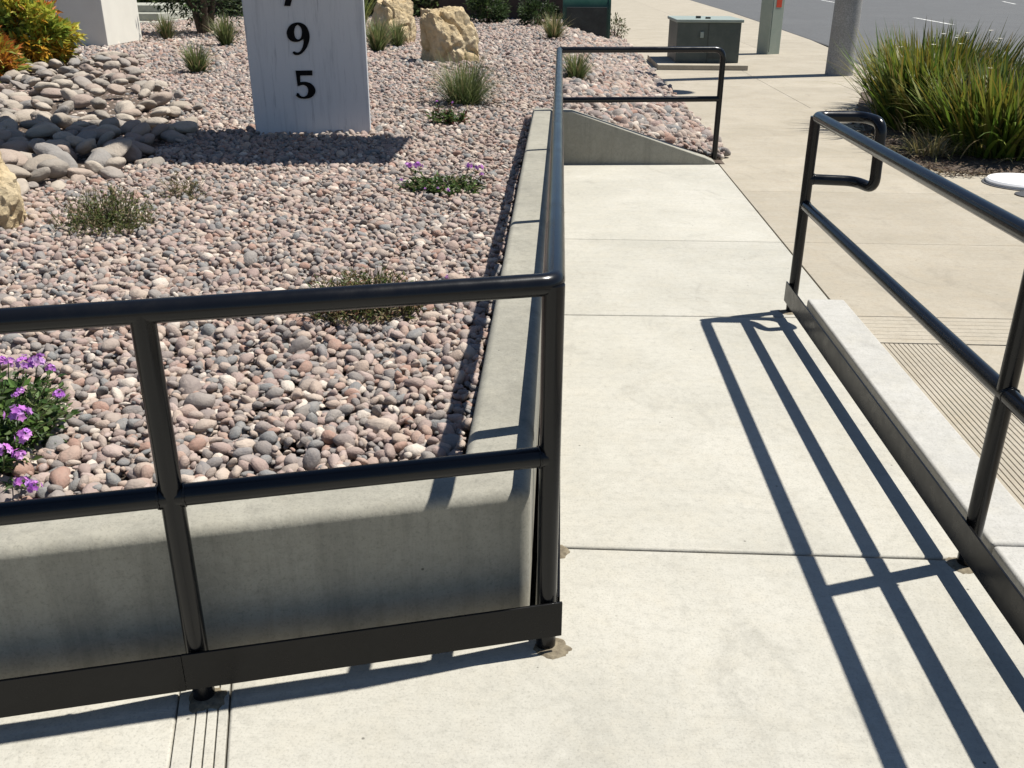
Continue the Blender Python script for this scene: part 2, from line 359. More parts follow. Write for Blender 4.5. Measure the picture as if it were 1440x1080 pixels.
# retaining wall
rw = root('retaining_wall', 'low grey concrete retaining wall around the gravel bed', 'wall', (-.13, 0, 0))
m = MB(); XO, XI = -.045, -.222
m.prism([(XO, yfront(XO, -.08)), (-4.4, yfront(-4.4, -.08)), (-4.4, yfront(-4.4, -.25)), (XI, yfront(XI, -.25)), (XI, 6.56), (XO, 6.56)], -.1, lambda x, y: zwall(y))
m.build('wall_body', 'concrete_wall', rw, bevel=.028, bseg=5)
m = MB(); n0 = len(m.v)
wx0, wx1 = XO + .002, 1.385
prof = [(wx0, .452), (.12, .448), (1.30, .058), (wx1, .020)]
for dy in (0, .15):
    m.v += [(x, 6.40 + .075 * (x - wx0) / 1.43 + dy, -.1) for x, z in prof] + [(x, 6.40 + .075 * (x - wx0) / 1.43 + dy, z) for x, z in prof]
N = 4
for i in range(3):
    m.f += [(i, i + 1, N + i + 1, N + i), (8 + i + 1, 8 + i, 8 + N + i, 8 + N + i + 1), (N + i, N + i + 1, 8 + N + i + 1, 8 + N + i), (i + 1, i, 8 + i, 8 + i + 1)]
m.f += [(0, N, 8 + N, 8), (3, 11, 15, 7)]
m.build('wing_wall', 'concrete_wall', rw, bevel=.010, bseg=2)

# gravel bed ground
bed = MB(); xs = list(np.concatenate([np.linspace(-16, -5, 30), np.linspace(-4.8, -.13, 52)])); T = 90
for x in xs:
    ya = yfront(x, -.17) if x > -4.3 else -1.0
    for k in range(T): y = ya + (28 - ya) * (k / (T - 1)) ** 1.6; bed.v.append((x, y, zg(x, y) - .03 + zmound(x, y)))
for i in range(len(xs) - 1):
    for k in range(T - 1): bed.f.append((i * T + k, (i + 1) * T + k, (i + 1) * T + k + 1, i * T + k + 1))
b0 = len(bed.v); xs2 = np.linspace(-.13, 1.56, 20); T2 = 60
for x in xs2:
    ya = 6.5
    for k in range(T2): y = ya + (28 - ya) * (k / (T2 - 1)) ** 1.6; bed.v.append((x, y, zg(x, y) - .03))
for i in range(len(xs2) - 1):
    for k in range(T2 - 1): bed.f.append((b0 + i * T2 + k, b0 + (i + 1) * T2 + k, b0 + (i + 1) * T2 + k + 1, b0 + i * T2 + k + 1))
BED = tag(bed.build('gravel_bed', 'soil', smooth=180), 'raised planting bed covered in pink and grey pebbles', kind='structure')

# ------------------------------------------------------------------ pebbles
def pebble_mesh(name, sub_, seed, mat, flat=(.42, .72), amp=.24, ncut=0):
    bm = bmesh.new(); bmesh.ops.create_icosphere(bm, subdivisions=sub_, radius=.5)
    r = random.Random(seed); sx, sy, sz = 1.0, r.uniform(.66, .92), r.uniform(*flat); off = Vector((seed * 7.3, seed * 3.1, 1))
    cuts = [(Vector((r.gauss(0, 1), r.gauss(0, 1), r.gauss(0, 1))).normalized(), r.uniform(.30, .42)) for _ in range(ncut)]
    for v in bm.verts:
        n = v.co.normalized(); k = 1 + amp * noise.noise(n * 1.1 + off) + amp * .45 * noise.noise(n * 2.4 + off)
        for nn_, dd_ in cuts:
            q = v.co.dot(nn_) - dd_
            if q > 0: v.co -= nn_ * q * .85
        v.co = Vector((v.co.x * sx, v.co.y * sy, v.co.z * sz)) * k
    me = bpy.data.meshes.new(name); bm.to_mesh(me); bm.free(); me.materials.append(MATS[mat])
    me.polygons.foreach_set('use_smooth', [True] * len(me.polygons)); me.update(); return me
PEB = [pebble_mesh('pebble', 2, i, 'pebble_stone', ncut=(0, 3, 5, 2, 6)[i % 5]) for i in range(14)]

def scatter(xr, yr, cell, inside, size, lift, tilt, rs):
    nx = int((xr[1] - xr[0]) / cell); ny = int((yr[1] - yr[0]) / cell)
    X, Y = np.meshgrid(np.arange(nx), np.arange(ny)); X = X.ravel(); Y = Y.ravel()
    x = xr[0] + (X + .5 * (Y % 2) + rs.uniform(-.42, .42, X.size)) * cell; y = yr[0] + (Y + rs.uniform(-.42, .42, X.size)) * cell
    px, py = prn(np.stack([x, y, np.full_like(x, .36)], 1)); ok = (px > -330) & (px < 1500) & (py > -30) & (py < 1000)
    x, y = x[ok], y[ok]; keep = np.array([inside(a, b) for a, b in zip(x, y)], bool); x, y = x[keep], y[keep]
    z = np.array([zg(a, b) + zmound(a, b) - .06 * min(1, max(0, (cobx(b) - .08 - a) / .2)) * (b < 12.5) for a, b in zip(x, y)]) + lift + rs.uniform(-.006, .006, x.size)
    s = size * np.exp(rs.normal(-.04, .34, x.size)); s = np.clip(s, size * .45, size * 1.7)
    rot = np.stack([rs.normal(0, tilt, x.size), rs.normal(0, tilt, x.size), rs.uniform(0, 6.283, x.size)], 1)
    sc = np.stack([s, s * rs.uniform(.75, 1.08, x.size), s * rs.uniform(.75, 1.1, x.size)], 1)
    return np.stack([x, y, z], 1), rot, sc
def in_bed(x, y):
    if x < -.13: 
        if y < yfront(x, -.262) or (x > -.233 and y < 6.6): return False
        return True
    return y > 6.62 + .05 * x and x < 1.50
def in_slope(x, y): return x > .05 and y > 6.66 + .05 * x and x < 1.56
parts = [scatter((-5.5, 0), (-1.2, 5.2), .0270, in_bed, .0365, 0.0, .35, rng), scatter((-5.5, 0), (-1.2, 5.2), .046, in_bed, .041, .013, .55, rng),
         scatter((-5.5, 0), (-1.2, 5.2), .15, in_bed, .062, .010, .4, rng),
         scatter((-8.5, 1.6), (5.2, 11), .037, in_bed, .047, 0.0, .4, rng), scatter((-8.5, 1.6), (5.2, 11), .062, in_bed, .050, .015, .6, rng),
         scatter((-14, 1.6), (11, 27), .060, in_bed, .078, 0.0, .5, rng), scatter((-14, 1.6), (11, 27), .11, in_bed, .075, .022, .7, rng),
         scatter((0, 1.6), (6.6, 22), .088, in_slope, .105, .02, .7, rng)]
P = np.concatenate([p[0] for p in parts]); R = np.concatenate([p[1] for p in parts]); S = np.concatenate([p[2] for p in parts])
# the 300 that show largest are parts of their own
px, py = prn(P); dep = (P - np.array(CP)) @ np.array(CF)
app = S.max(1) / dep * ((px > 2) & (px < 1438) & (py > 0) & (py < 700)) * (P[:, 0] < -.2)
top = P[:, 2] > np.array([zg(a, b) for a, b in P[:, :2]]) + .008
order = np.argsort(-(app * np.where(top, 1.25, 1)))[:300]; rest = np.ones(len(P), bool); rest[order] = False
pcol = bpy.data.collections.new('pebble_shapes'); COL.children.link(pcol)
for k, i in enumerate(order):
    o = bpy.data.objects.new('pebble', PEB[k % len(PEB)]); (pcol if k < len(PEB) else COL).objects.link(o)
    o.parent = BED; o.location = P[i]; o.rotation_euler = R[i]; o.scale = S[i]
P, R, S = P[rest], R[rest], S[rest]
me = bpy.data.meshes.new('gravel'); me.vertices.add(len(P)); me.vertices.foreach_set('co', P.astype(np.float32).ravel())
for nm, arr in (('rot', R), ('scl', S)):
    at = me.attributes.new(nm, 'FLOAT_VECTOR', 'POINT'); at.data.foreach_set('vector', arr.astype(np.float32).ravel())
at = me.attributes.new('idx', 'INT', 'POINT'); at.data.foreach_set('value', rng.integers(0, len(PEB), len(P)).astype(np.int32))
gr = link('gravel', me, 'pebble_stone'); tag(gr, 'loose pink, grey and tan pebbles covering the bed', 'gravel', kind='stuff')
ng = bpy.data.node_groups.new('gravel_scatter', 'GeometryNodeTree')
ng.interface.new_socket('Geometry', in_out='INPUT', socket_type='NodeSocketGeometry'); ng.interface.new_socket('Geometry', in_out='OUTPUT', socket_type='NodeSocketGeometry')
gi = ng.nodes.new('NodeGroupInput'); go = ng.nodes.new('NodeGroupOutput'); ip = ng.nodes.new('GeometryNodeInstanceOnPoints')
ci = ng.nodes.new('GeometryNodeCollectionInfo'); ci.inputs['Collection'].default_value = pcol; ci.inputs['Separate Children'].default_value = True; ci.inputs['Reset Children'].default_value = True
def nattr(nm, ty): x = ng.nodes.new('GeometryNodeInputNamedAttribute'); x.data_type = ty; x.inputs['Name'].default_value = nm; return x.outputs['Attribute']
e2r = ng.nodes.new('FunctionNodeEulerToRotation'); L = ng.links.new
L(gi.outputs[0], ip.inputs['Points']); L(ci.outputs[0], ip.inputs['Instance']); ip.inputs['Pick Instance'].default_value = True
L(nattr('idx', 'INT'), ip.inputs['Instance Index']); L(nattr('rot', 'FLOAT_VECTOR'), e2r.inputs[0]); L(e2r.outputs[0], ip.inputs['Rotation']); L(nattr('scl', 'FLOAT_VECTOR'), ip.inputs['Scale'])
L(ip.outputs[0], go.inputs[0])
md = gr.modifiers.new('scatter', 'NODES'); md.node_group = ng
print('pebbles', len(P))

# cobbles
COB = [pebble_mesh('cobble', 3, 40 + i, 'cobble_stone', flat=(.44, .62), amp=.22, ncut=(0, 2, 4)[i % 3]) for i in range(12)]
cands = []; placed = []
CS = rng
for t in range(16000):
    y = 2.9 + CS.random() ** 1.5 * 9.2; x = cobx(y) - CS.uniform(0, 1) * (1.2 + .34 * y) + CS.normal(0, .06)
    z = zg(x, y) + zmound(x, y); q = pr(x, y, z)
    if not (-40 < q[0] < 420 and 40 < q[1] < 300): continue
    edge = cobx(y) - x
    s = (CS.uniform(.12, .21) if edge > .12 else CS.uniform(.09, .15)) * (1.15 if y < 4.6 else 1.0)
    if any((x - a) ** 2 + (y - b) ** 2 < ((s + c) * .215) ** 2 for a, b, c in placed): continue
    placed.append((x, y, s))
    if len(placed) >= 300: break
print('cobbles', len(placed))
for k, (x, y, s) in enumerate(placed):
    o = bpy.data.objects.new('cobble', COB[k % len(COB)]); COL.objects.link(o); o.parent = BED
    o.location = (x, y, zg(x, y) + zmound(x, y) + s * .18 + CS.uniform(-.015, .035)); o.rotation_euler = (CS.normal(0, .28), CS.normal(0, .28), CS.uniform(0, 6.28))
    o.scale = (s * 1.15, s * CS.uniform(.85, 1.1), s * CS.uniform(.8, 1.15))

# ------------------------------------------------------------------ railings
RT = .0245; H = .94; MID = .533
rl = root('guard_railing', 'black painted pipe railing standing along the gravel bed wall', 'railing', (0, 0, 0))
FC = (0, 6.47); FR = (1.402, 6.67); uE = 3.3
topc = fillet([(*uv(uE, 0), H), (0, 0, H), (*FC, H), (*FR, H), (*FR, .0)], .028, 5)
# top rail runs round both corners, then bends down as the end post
p1 = fillet([(*uv(uE, 0), H), (0, 0, H), (*FC, H)], .03, 6)
MB().tube(p1, RT).build('top_rail', 'black_paint', rl, smooth=50)
p2 = fillet([(FC[0], FC[1] - .02, H), (*FR, H), (*FR, -.05)], .085, 8); p2[0] = Vector((*FC, H))
MB().tube(p2, RT).build('end_rail', 'black_paint', rl, smooth=50)
MB().tube([(*uv(uE, 0), MID), (0, 0, MID)], RT * .98).build('mid_rail', 'black_paint', rl, smooth=50)
MB().tube([(0, 0, MID), (*FC, MID)], RT * .98).build('mid_rail', 'black_paint', rl, smooth=50)
MB().tube([(*FC, MID), (*FR, MID)], RT * .98).build('mid_rail', 'black_paint', rl, smooth=50)
def grout(x, y, r, seed, parent):
    n = 40; m = MB(); m.v.append((x, y, .004))
    for fr, z in ((.45, .0045), (.75, .0032), (1.0, -.003)):
        for k in range(n):
            a = 2 * math.pi * k / n; q = 1 + .30 * noise.noise((math.cos(a) * 1.3 + seed * 5, math.sin(a) * 1.3, 1)) + .16 * noise.noise((math.cos(a) * 5 + seed * 5, math.sin(a) * 5, 1))
            m.v.append((x + r * fr * q * math.cos(a), y + r * .9 * fr * q * math.sin(a), z + (.0012 * noise.noise((k * .9, fr * 9, seed)) if fr < 1 else 0)))
    for k in range(n):
        k2 = (k + 1) % n; m.f.append((0, 1 + k, 1 + k2))
        for g_ in range(2): m.f.append((1 + g_ * n + k, 1 + (g_ + 1) * n + k, 1 + (g_ + 1) * n + k2, 1 + g_ * n + k2))
    m.build('base_grout', 'grout', parent, smooth=60)
posts = [uv(uE - .02, 0), uv(.818, 0), (0, 0), (0, .42), (0, 2.67), (0, 4.60), FC]
for k, (x, y) in enumerate(posts):
    MB().tube([(x, y, -.05), (x, y, H)], RT).build('post', 'black_paint', rl, smooth=50)
    if k < 6: grout(x + (.018 if k > 1 else .01), y - .012, .050, k, rl)
def weld(c, axis, parent, r=RT + .0002):
    c = Vector(c); ax = Vector(axis).normalized(); e1 = ax.orthogonal().normalized(); e2 = ax.cross(e1); n_ = 28; m = MB()
    pts = [c + (e1 * math.cos(2 * math.pi * k / n_) + e2 * math.sin(2 * math.pi * k / n_)) * r + ax * .0008 * math.sin(k * 2.1) for k in range(n_ + 1)]
    m.tube(pts, [.0026 + .0005 * math.sin(k * 3.7) for k in range(n_ + 1)], 6, False).build('weld_bead', 'black_paint', parent, smooth=60)
for (x, y) in posts[1:3]:
    d_ = Vector((U.x, U.y, 0)); weld(Vector((x, y, MID)) + d_ * (RT + .001), d_, rl)
weld(Vector((*posts[1], MID)) - Vector((U.x, U.y, 0)) * (RT + .001), (U.x, U.y, 0), rl)
def plate(poly, z0, z1, parent): return MB().prism(poly, z0, z1).build('kick_plate', 'black_steel_plate', parent, bevel=.0012, bseg=1)
PZ0, PZ1 = .047, .146
plate([uv(uE, .026), uv(.8485, .026), uv(.8485, .033), uv(uE, .033)], PZ0, PZ1, rl)
plate([uv(.848, .0262), uv(-.031, .0262), uv(-.031, .0332), uv(.848, .0332)], PZ0 + .001, PZ1 + .001, rl)
plate([(.0255, .001), (.0255, 6.38), (.0325, 6.38), (.0325, .001)], PZ0, PZ1, rl)

rr_ = root('hand_railing', 'black painted pipe railing with a looped end beside the white kerb', 'railing', (1.18, 0, 0))
R1 = (1.177, 2.584); R2 = (1.190, .416); R3 = (1.200, -1.75)
dxy = (Vector(R3) - Vector(R1)).normalized()
loop = fillet([(*R3, H), (*R1, H), (1.425, 2.590, H), (1.452, 2.475, .915), (1.452, 2.470, .640), (1.415, 2.580, .655), (R1[0], R1[1] + .002, .655)], .045, 6)
loop = fillet([(*R3, H), (*R1, H), (1.395, 2.586, H), (1.440, 2.470, .930), (1.445, 2.455, .640), (1.39, 2.575, .650), (R1[0], R1[1], .655)], .05, 6)
MB().tube(loop, RT).build('top_rail', 'black_paint', rr_, smooth=50)
MB().tube([(*R1, MID), (*R3, MID)], RT * .98).build('mid_rail', 'black_paint', rr_, smooth=50)
for k, (x, y) in enumerate((R1, R2, R3)):
    MB().tube([(x, y, -.05), (x, y, H)], RT).build('post', 'black_paint', rr_, smooth=50); grout(x - .012, y - .012, .050, 20 + k, rr_)
for p_ in (R1, R2):
    weld(Vector((*p_, MID)) + Vector((dxy.x, dxy.y, 0)) * (RT + .001), (dxy.x, dxy.y, 0), rr_)
weld(Vector((*R1, .655)) + Vector((RT + .001, 0, 0)), (1, 0, 0), rr_)
n = Vector((dxy.y, -dxy.x));  n = n if n.x < 0 else -n
o1 = Vector(R1) - dxy * .03; o3 = Vector(R3)
plate([tuple(o1 + n * .026), tuple(o3 + n * .026), tuple(o3 + n * .033), tuple(o1 + n * .033)], PZ0, PZ1, rr_)

# ------------------------------------------------------------------ sign
SX0, SX1, SY = -2.345, -1.478, 5.56
sg = root('monument_sign', 'weathered white pillar sign with black numerals standing in the gravel', 'sign', ((SX0 + SX1) / 2, SY + .1, .36))
ROT = math.atan2(.17, .867)*.9
def sgp(u, d, z):  # u across 0..1, d depth behind the face
    w = SX1 - SX0; x = SX0 + u * w; y = 5.475 + .18 * u
    return (x - d * .18, y + d * .98, z)
m = MB(); ZB, ZT = .25, 2.45
tw = .012
m.v += [sgp(0, 0, ZB), sgp(1, 0, ZB), sgp(1, .22, ZB), sgp(0, .22, ZB), sgp(-tw, 0, ZT), sgp(1 - .0, 0, ZT), sgp(1, .22, ZT), sgp(-tw, .22, ZT)]
m.f += [(3, 2, 1, 0), (4, 5, 6, 7), (0, 1, 5, 4), (1, 2, 6, 5), (2, 3, 7, 6), (3, 0, 4, 7)]
m.build('pillar', 'sign_paint', sg, bevel=.008)
m = MB(); m.box(-6.6, -.12, 4.72, 5.78, 2.45, 2.75); m.build('added_shadow_panel', 'white_stucco', sg, bevel=.01)  # unseen panel, added to throw the wide shadow in front of the pillar
GL = {'9': ([(182, 520), (198, 541), (230, 547), (264, 540), (302, 512), (336, 466), (356, 412), (365, 365), (356, 310), (331, 256), (290, 225), (240, 213), (186, 222), (146, 250), (122, 295), (119, 332), (136, 376), (168, 404), (212, 414), (256, 407), (297, 380), (299, 410), (293, 452), (275, 495), (247, 520), (218, 518), (205, 507), (190, 508)],
            [(236, 238), (211, 254), (199, 290), (199, 332), (212, 372), (238, 390), (264, 380), (279, 345), (281, 300), (268, 258)]),
      '5': ([(213, 705), (392, 705), (396, 756), (262, 756), (265, 826), (310, 820), (362, 831), (407, 862), (431, 907), (425, 947), (396, 982), (350, 1000), (288, 1001), (244, 990), (219, 968), (231, 938), (250, 944), (262, 968), (298, 984), (334, 969), (352, 930), (348, 890), (325, 862), (292, 851), (258, 862), (236, 866), (224, 780)], None),
      '7': ([(95, 52), (160, 52), (178, -20), (214, -110), (285, -215), (285, -278), (65, -278), (60, -190), (80, -190), (98, -228), (212, -228), (146, -120), (112, -30)], None)}
def smoothpoly(p):
    out = []
    for i in range(len(p)):
        a, b, c = Vector(p[i - 1]), Vector(p[i]), Vector(p[(i + 1) % len(p)])
        if (b - a).angle(c - b, 0) > 1.0: out.append(b)
        else: out += [b * .75 + a * .25, b * .75 + c * .25]
    return out
base = Vector(sgp(.5, 0, 0)); K = .00505 / 7.2
for ch, (outl, hole) in GL.items():
    cu = bpy.data.curves.new('numeral', 'CURVE'); cu.dimensions = '2D'; cu.fill_mode = 'BOTH'; cu.extrude = .006
    for pl in (outl, hole):
        if not pl: continue
        q = smoothpoly(smoothpoly(pl)); sp = cu.splines.new('POLY'); sp.points.add(len(q) - 1); sp.use_cyclic_u = True
        for i, w in enumerate(q):
            gx = (w.x - w.y * .088 - 195) * K; gy = -(w.y) * K
            sp.points[i].co = (gx, gy, 0, 1)
    tmp = bpy.data.objects.new('tmp', cu); COL.objects.link(tmp); bpy.context.view_layer.update()
    me = bpy.data.meshes.new_from_object(tmp.evaluated_get(bpy.context.evaluated_depsgraph_get())); bpy.data.objects.remove(tmp); bpy.data.curves.remove(cu)
    o = link('numeral', me, 'sign_black', sg); ax = Vector(sgp(1, 0, 0)) - Vector(sgp(0, 0, 0)); ax.normalize()
    px_, py_ = sgp(.420, -.004, 0)[:2]
    M = Matrix((ax, Vector((0, 0, 1)), ax.cross(Vector((0, 0, 1))))).transposed().to_4x4(); M.translation = Vector((px_, py_, 1.338)) - Vector(WORLD[sg.name])
    o.matrix_local = M

# ------------------------------------------------------------------ boulders
def boulder(name, label, loc, size, seed, rot=0, cuts=9, boxy=.0):
    rd = random.Random(seed); bm = bmesh.new(); bmesh.ops.create_icosphere(bm, subdivisions=6, radius=1)
    planes = []
    for k in range(cuts):
        a = rd.uniform(0, 6.28); e = rd.uniform(-.15, .9); planes.append((Vector((math.cos(a) * math.cos(e), math.sin(a) * math.cos(e), math.sin(e))), rd.uniform(.60, .85)))
    planes.append((Vector((rd.uniform(-.1, .1), rd.uniform(-.1, .1), 1)).normalized(), .80))
    for v in bm.verts:
        mx = max(abs(v.co.x), abs(v.co.y), abs(v.co.z)); v.co = v.co * ((1 - boxy) + boxy / mx * .82)
        for nrm, d in planes:
            q = v.co.dot(nrm) - d
            if q > 0: v.co -= nrm * q * .94
        n = v.co.normalized(); o = Vector((seed, seed * 2, 0))
        v.co *= 1 + .10 * noise.noise(v.co * 1.7 + o) - .16 * max(0, .16 - abs(noise.noise(v.co * 1.25 + o * 3))) / .16 + .07 * noise.noise(v.co * 4.5 + o) + .045 * noise.noise(v.co * 10 + o) + .02 * noise.noise(v.co * 23 + o)
        v.co = Vector((v.co.x * size[0], v.co.y * size[1], v.co.z * size[2])); 
    me = bpy.data.meshes.new(name); bm.to_mesh(me); bm.free(); me.materials.append(MATS['sandstone'])
    me.polygons.foreach_set('use_smooth', [True] * len(me.polygons)); me.set_sharp_from_angle(angle=math.radians(24))
    o = bpy.data.objects.new(name, me); COL.objects.link(o); o.location = loc; o.rotation_euler = (0, 0, rot); return tag(o, label, 'boulder', 'sandstone boulders in the gravel bed')
boulder('boulder', 'large upright golden sandstone boulder behind the numbered sign', (-1.56, 12.05, .58), (.48, .42, .60), 21, .3, cuts=7, boxy=.8)
boulder('boulder', 'smaller tan boulder half hidden behind the upright boulder', (-2.85, 15.4, .70), (.46, .40, .50), 11, 1.2)
boulder('boulder', 'tan boulder cut off by the left edge beside the cobbles', (-3.075, 2.66, .47), (.40, .42, .52), 23, .8)

# ------------------------------------------------------------------ utility things
ub = root('utility_cabinet', 'grey green utility cabinet on a concrete pad beside the sidewalk', 'utility cabinet', (2.6, 16, 0))
MB().box(1.70, 3.24, 15.2, 17.35, -.02, .085).build('pad', 'concrete_old', ub, bevel=.01)
BX0, BX1, BY0, BY1, BT = 2.02, 3.16, 15.62, 17.05, .80
MB().box(BX0 + .02, BX1 - .02, BY0 + .02, BY1 - .02, .086, BT - .05).build('body', 'cabinet_green', ub, bevel=.01)
lid = sub(MB().box(BX0 - .015, BX1 + .015, BY0 - .012, BY1 + .02, BT - .052, BT).build('lid', 'cabinet_top', ub, bevel=.012), ub)
MB().box(2.40, 2.48, 16.0, 16.1, BT, BT + .04).build('lock', 'seam_dark', lid, bevel=.005); MB().box(2.55, 2.63, 15.85, 15.95, BT, BT + .03).build('lock', 'seam_dark', lid, bevel=.005)
MB().box(2.575, 2.585, BY0 + .012, BY0 + .03, .10, BT - .06).build('door_seam', 'seam_dark', ub)
MB().box(2.44, 2.50, BY0 - .01, BY0 + .03, .50, .60).build('handle', 'cabinet_top', ub, bevel=.006)
MB().box(2.60, 2.86, BY0 + .010, BY0 + .03, .16, .30).build('vent', 'seam_dark', ub, bevel=.004)
ps = root('meter_pedestal', 'tall pale green metal pedestal with a red sticker near the kerb', 'utility pedestal', (4.33, 18.9, 0))
def rp(u, v, a=.55): return (4.33 + u * math.cos(a) - v * math.sin(a), 18.98 + u * math.sin(a) + v * math.cos(a))
bw = .165
body = sub(MB().prism([rp(-bw, -bw), rp(bw, -bw), rp(bw, bw), rp(-bw, bw)], -.02, 1.75).build('body', 'pedestal_green', ps, bevel=.01), ps)
MB().prism([rp(-.19, -.19), rp(.19, -.19), rp(.19, .19), rp(-.19, .19)], 1.752, 1.82).build('cap', 'pedestal_green', ps, bevel=.012)
MB().prism([rp(-.055, -bw - .004), rp(.085, -bw - .004), rp(.085, -bw + .01), rp(-.055, -bw + .01)], .90, 1.14).build('sticker', 'sticker_red', body)
MB().prism([rp(-.14, -bw - .003), rp(-.13, -bw - .003), rp(-.13, -bw + .01), rp(-.14, -bw + .01)], .05, 1.70).build('door_seam', 'seam_dark', body)
pp = root('street_lamp', 'thick speckled grey concrete lamp pole by the street', 'street lamp', (4.62, 14.55, 0))
MB().lathe(4.62, 14.6, [(.222, -.05), (.218, .5), (.21, 1.6), (.19, 4), (.15, 7.4), (.14, 7.5)], 36).build('pole', 'pole_concrete', pp, smooth=50)
MB().tube([(4.62, 14.6, 6.3), (4.66, 13.8, 6.6), (4.7, 13.2, 6.6)], .045, 12).build('arm', 'lamp_grey', pp, smooth=50)
MB().lathe(4.71, 13.05, [(.02, 6.42), (.26, 6.46), (.30, 6.54), (.26, 6.63), (.05, 6.68)], 24).build('lamp_head', 'lamp_grey', pp, smooth=50)
ge = root('equipment_enclosure', 'dark green rounded top metal enclosure at the far end of the gravel', 'enclosure', (.57, 20.9, 0))
MB().box(-.15, 1.30, 20.4, 21.9, -.02, .12).build('pad', 'concrete_old', ge, bevel=.01)
GX0, GX1 = .07, 1.10
prof = [(20.60, .12), (20.60, .80)] + [(21.10 - .5 * math.cos(t), .80 + .42 * math.sin(t)) for t in np.linspace(.15, math.pi - .15, 14)] + [(21.60, .80), (21.60, .12)]
m = MB(); nP = len(prof)
for x in (GX0, GX1): m.v += [(x, y, z) for y, z in prof]
m.f += [tuple(range(nP)), tuple(range(2 * nP - 1, nP - 1, -1))] + [(i, nP + i, nP + (i + 1) % nP, (i + 1) % nP) for i in range(nP)]
gs = sub(m.build('shell', 'enclosure_green', ge, smooth=40), ge)
MB().box(GX0 + .07, GX1 - .07, 20.56, 20.62, .16, .83).build('front_panel', 'enclosure_dark', ge, bevel=.008)
for x in (GX0 - .02, GX1 - .03):
    m = MB(); pr2 = [(21.10 + (y - 21.10) * 1.04, .12 + (z - .12) * 1.025) for y, z in prof]
    for xx in (x, x + .05): m.v += [(xx, y, z) for y, z in pr2]
    m.f += [tuple(range(nP)), tuple(range(2 * nP - 1, nP - 1, -1))] + [(i, nP + i, nP + (i + 1) % nP, (i + 1) % nP) for i in range(nP)]
    m.build('rib', 'enclosure_green', ge, smooth=40)
wl = root('white_cover', 'round white utility lid on the sidewalk beside the strap leaved plants', 'utility lid', (3.72, 5.80, 0))
MB().lathe(3.72, 5.80, [(.27, -.01), (.275, .025), (.262, .040), (.20, .046), (.02, .05)], 40).build('lid', 'lid_white', wl, smooth=40)
MB().lathe(3.72, 5.80, [(.30, -.01), (.30, .006), (.285, .008)], 40).build('rim', 'lid_dark', wl, smooth=40)
wd = root('dark_disc', 'small dark round disc on the sidewalk at the right edge', 'valve cover', (3.60, 5.38, 0))
MB().lathe(3.60, 5.38, [(.115, -.01), (.115, .008), (.105, .011)], 32).build('disc_body', 'lid_dark', wd, smooth=40)  # thin dark round disc lying on the sidewalk

# ------------------------------------------------------------------ buildings behind
bl = root('white_building', 'white stucco building corner behind the yellow shrub', 'building', (-9.5, 15, .3))
BXc, BYc = -7.45, 14.19
MB().prism([(-14, BYc + .55), (BXc, BYc), (BXc - .08, BYc + 1.58), (-14, BYc + 2.1)], .388, 4.2).build('wall', 'white_stucco', bl, bevel=.015)
MB().prism([(-14, BYc + .58), (BXc - .03, BYc + .03), (BXc - .11, BYc + 1.55), (-14, BYc + 2.05)], .2, .386).build('plinth', 'dark_base', bl)
sp_ = root('garden_steps', 'grey stone garden steps beside the white building', 'steps', (-11, 23, .3))
for k in range(3): MB().box(-13.5, -9.6 - .15 * k, 21.5 + .6 * k, 24.5, .25 + .17 * k, .42 + .17 * k).build('step', 'step_stone', sp_, bevel=.02)
dw = root('boundary_wall', 'dark brown wall behind the shrubs at the back', 'wall', (-1.2, 25, 0))
MB().box(-3.2, .62, 24.6, 25.0, .0, 2.2).build('wall', 'dark_wall', dw, bevel=.02)
MB().box(-3.25, .67, 24.55, 25.05, 2.2, 2.3).build('coping', 'dark_wall', dw, bevel=.02)

# ------------------------------------------------------------------ plants
def mixc(a, b, t): return tuple(a[i] * (1 - t) + b[i] * t for i in range(3))
class LB(MB):
    def __init__(s): super().__init__(); s.t = []
    def blade(s, base, az, tilt, length, width, arch, col, tip=None, seg=5):
        d = Vector((math.cos(az), math.sin(az), 0)); w = Vector((-d.y, d.x, 0)); p = Vector(base); b = len(s.v); ang = tilt; st = length / seg
        for i in range(seg + 1):
            t = i / seg; ww = width * .5 * (1 - t ** 2.2) * (.65 + .35 * min(1, t * 4)); c = mixc(col, tip or col, t ** 1.5)
            if i == seg: s.v.append(tuple(p)); s.t.append((*c, 1))
            else:
                for sg_ in (-1, 1): s.v.append(tuple(p + w * ww * sg_)); s.t.append((*c, 1))
            p = p + (d * math.sin(ang) + Vector((0, 0, 1)) * math.cos(ang)) * st; ang += arch / seg
        for i in range(seg - 1): s.f.append((b + 2 * i, b + 2 * i + 1, b + 2 * i + 3, b + 2 * i + 2))
        s.f.append((b + 2 * seg - 2, b + 2 * seg - 1, b + 2 * seg)); return s
    def leaf(s, p, d, length, width, col, up=None, fold=.25):
        d = Vector(d).normalized(); up = up or Vector((rn.gauss(0, .5), rn.gauss(0, .5), 1)); w = d.cross(up)
        if w.length < 1e-3: w = Vector((1, 0, 0))
        w.normalize(); nn = w.cross(d); p = Vector(p); b = len(s.v)
        s.v += [tuple(p), tuple(p + d * length * .45 + w * width * .5 + nn * width * fold), tuple(p + d * length), tuple(p + d * length * .45 - w * width * .5 + nn * width * fold), tuple(p + d * length * .5)]
        s.t += [(*col, 1)] * 5; s.f += [(b, b + 1, b + 4), (b + 1, b + 2, b + 4), (b, b + 4, b + 3), (b + 4, b + 2, b + 3)]; return s
    def stem(s, pts, r, col, seg=5):
        b = len(s.v); s.tube(pts, r, seg, False); s.t += [(*col, 1)] * (len(s.v) - b); return s
rn = random.Random(5)
def vary(c, s=.18): k = 1 + rn.uniform(-s, s); return tuple(min(1, max(0, x * k * (1 + rn.uniform(-.08, .08)))) for x in c)

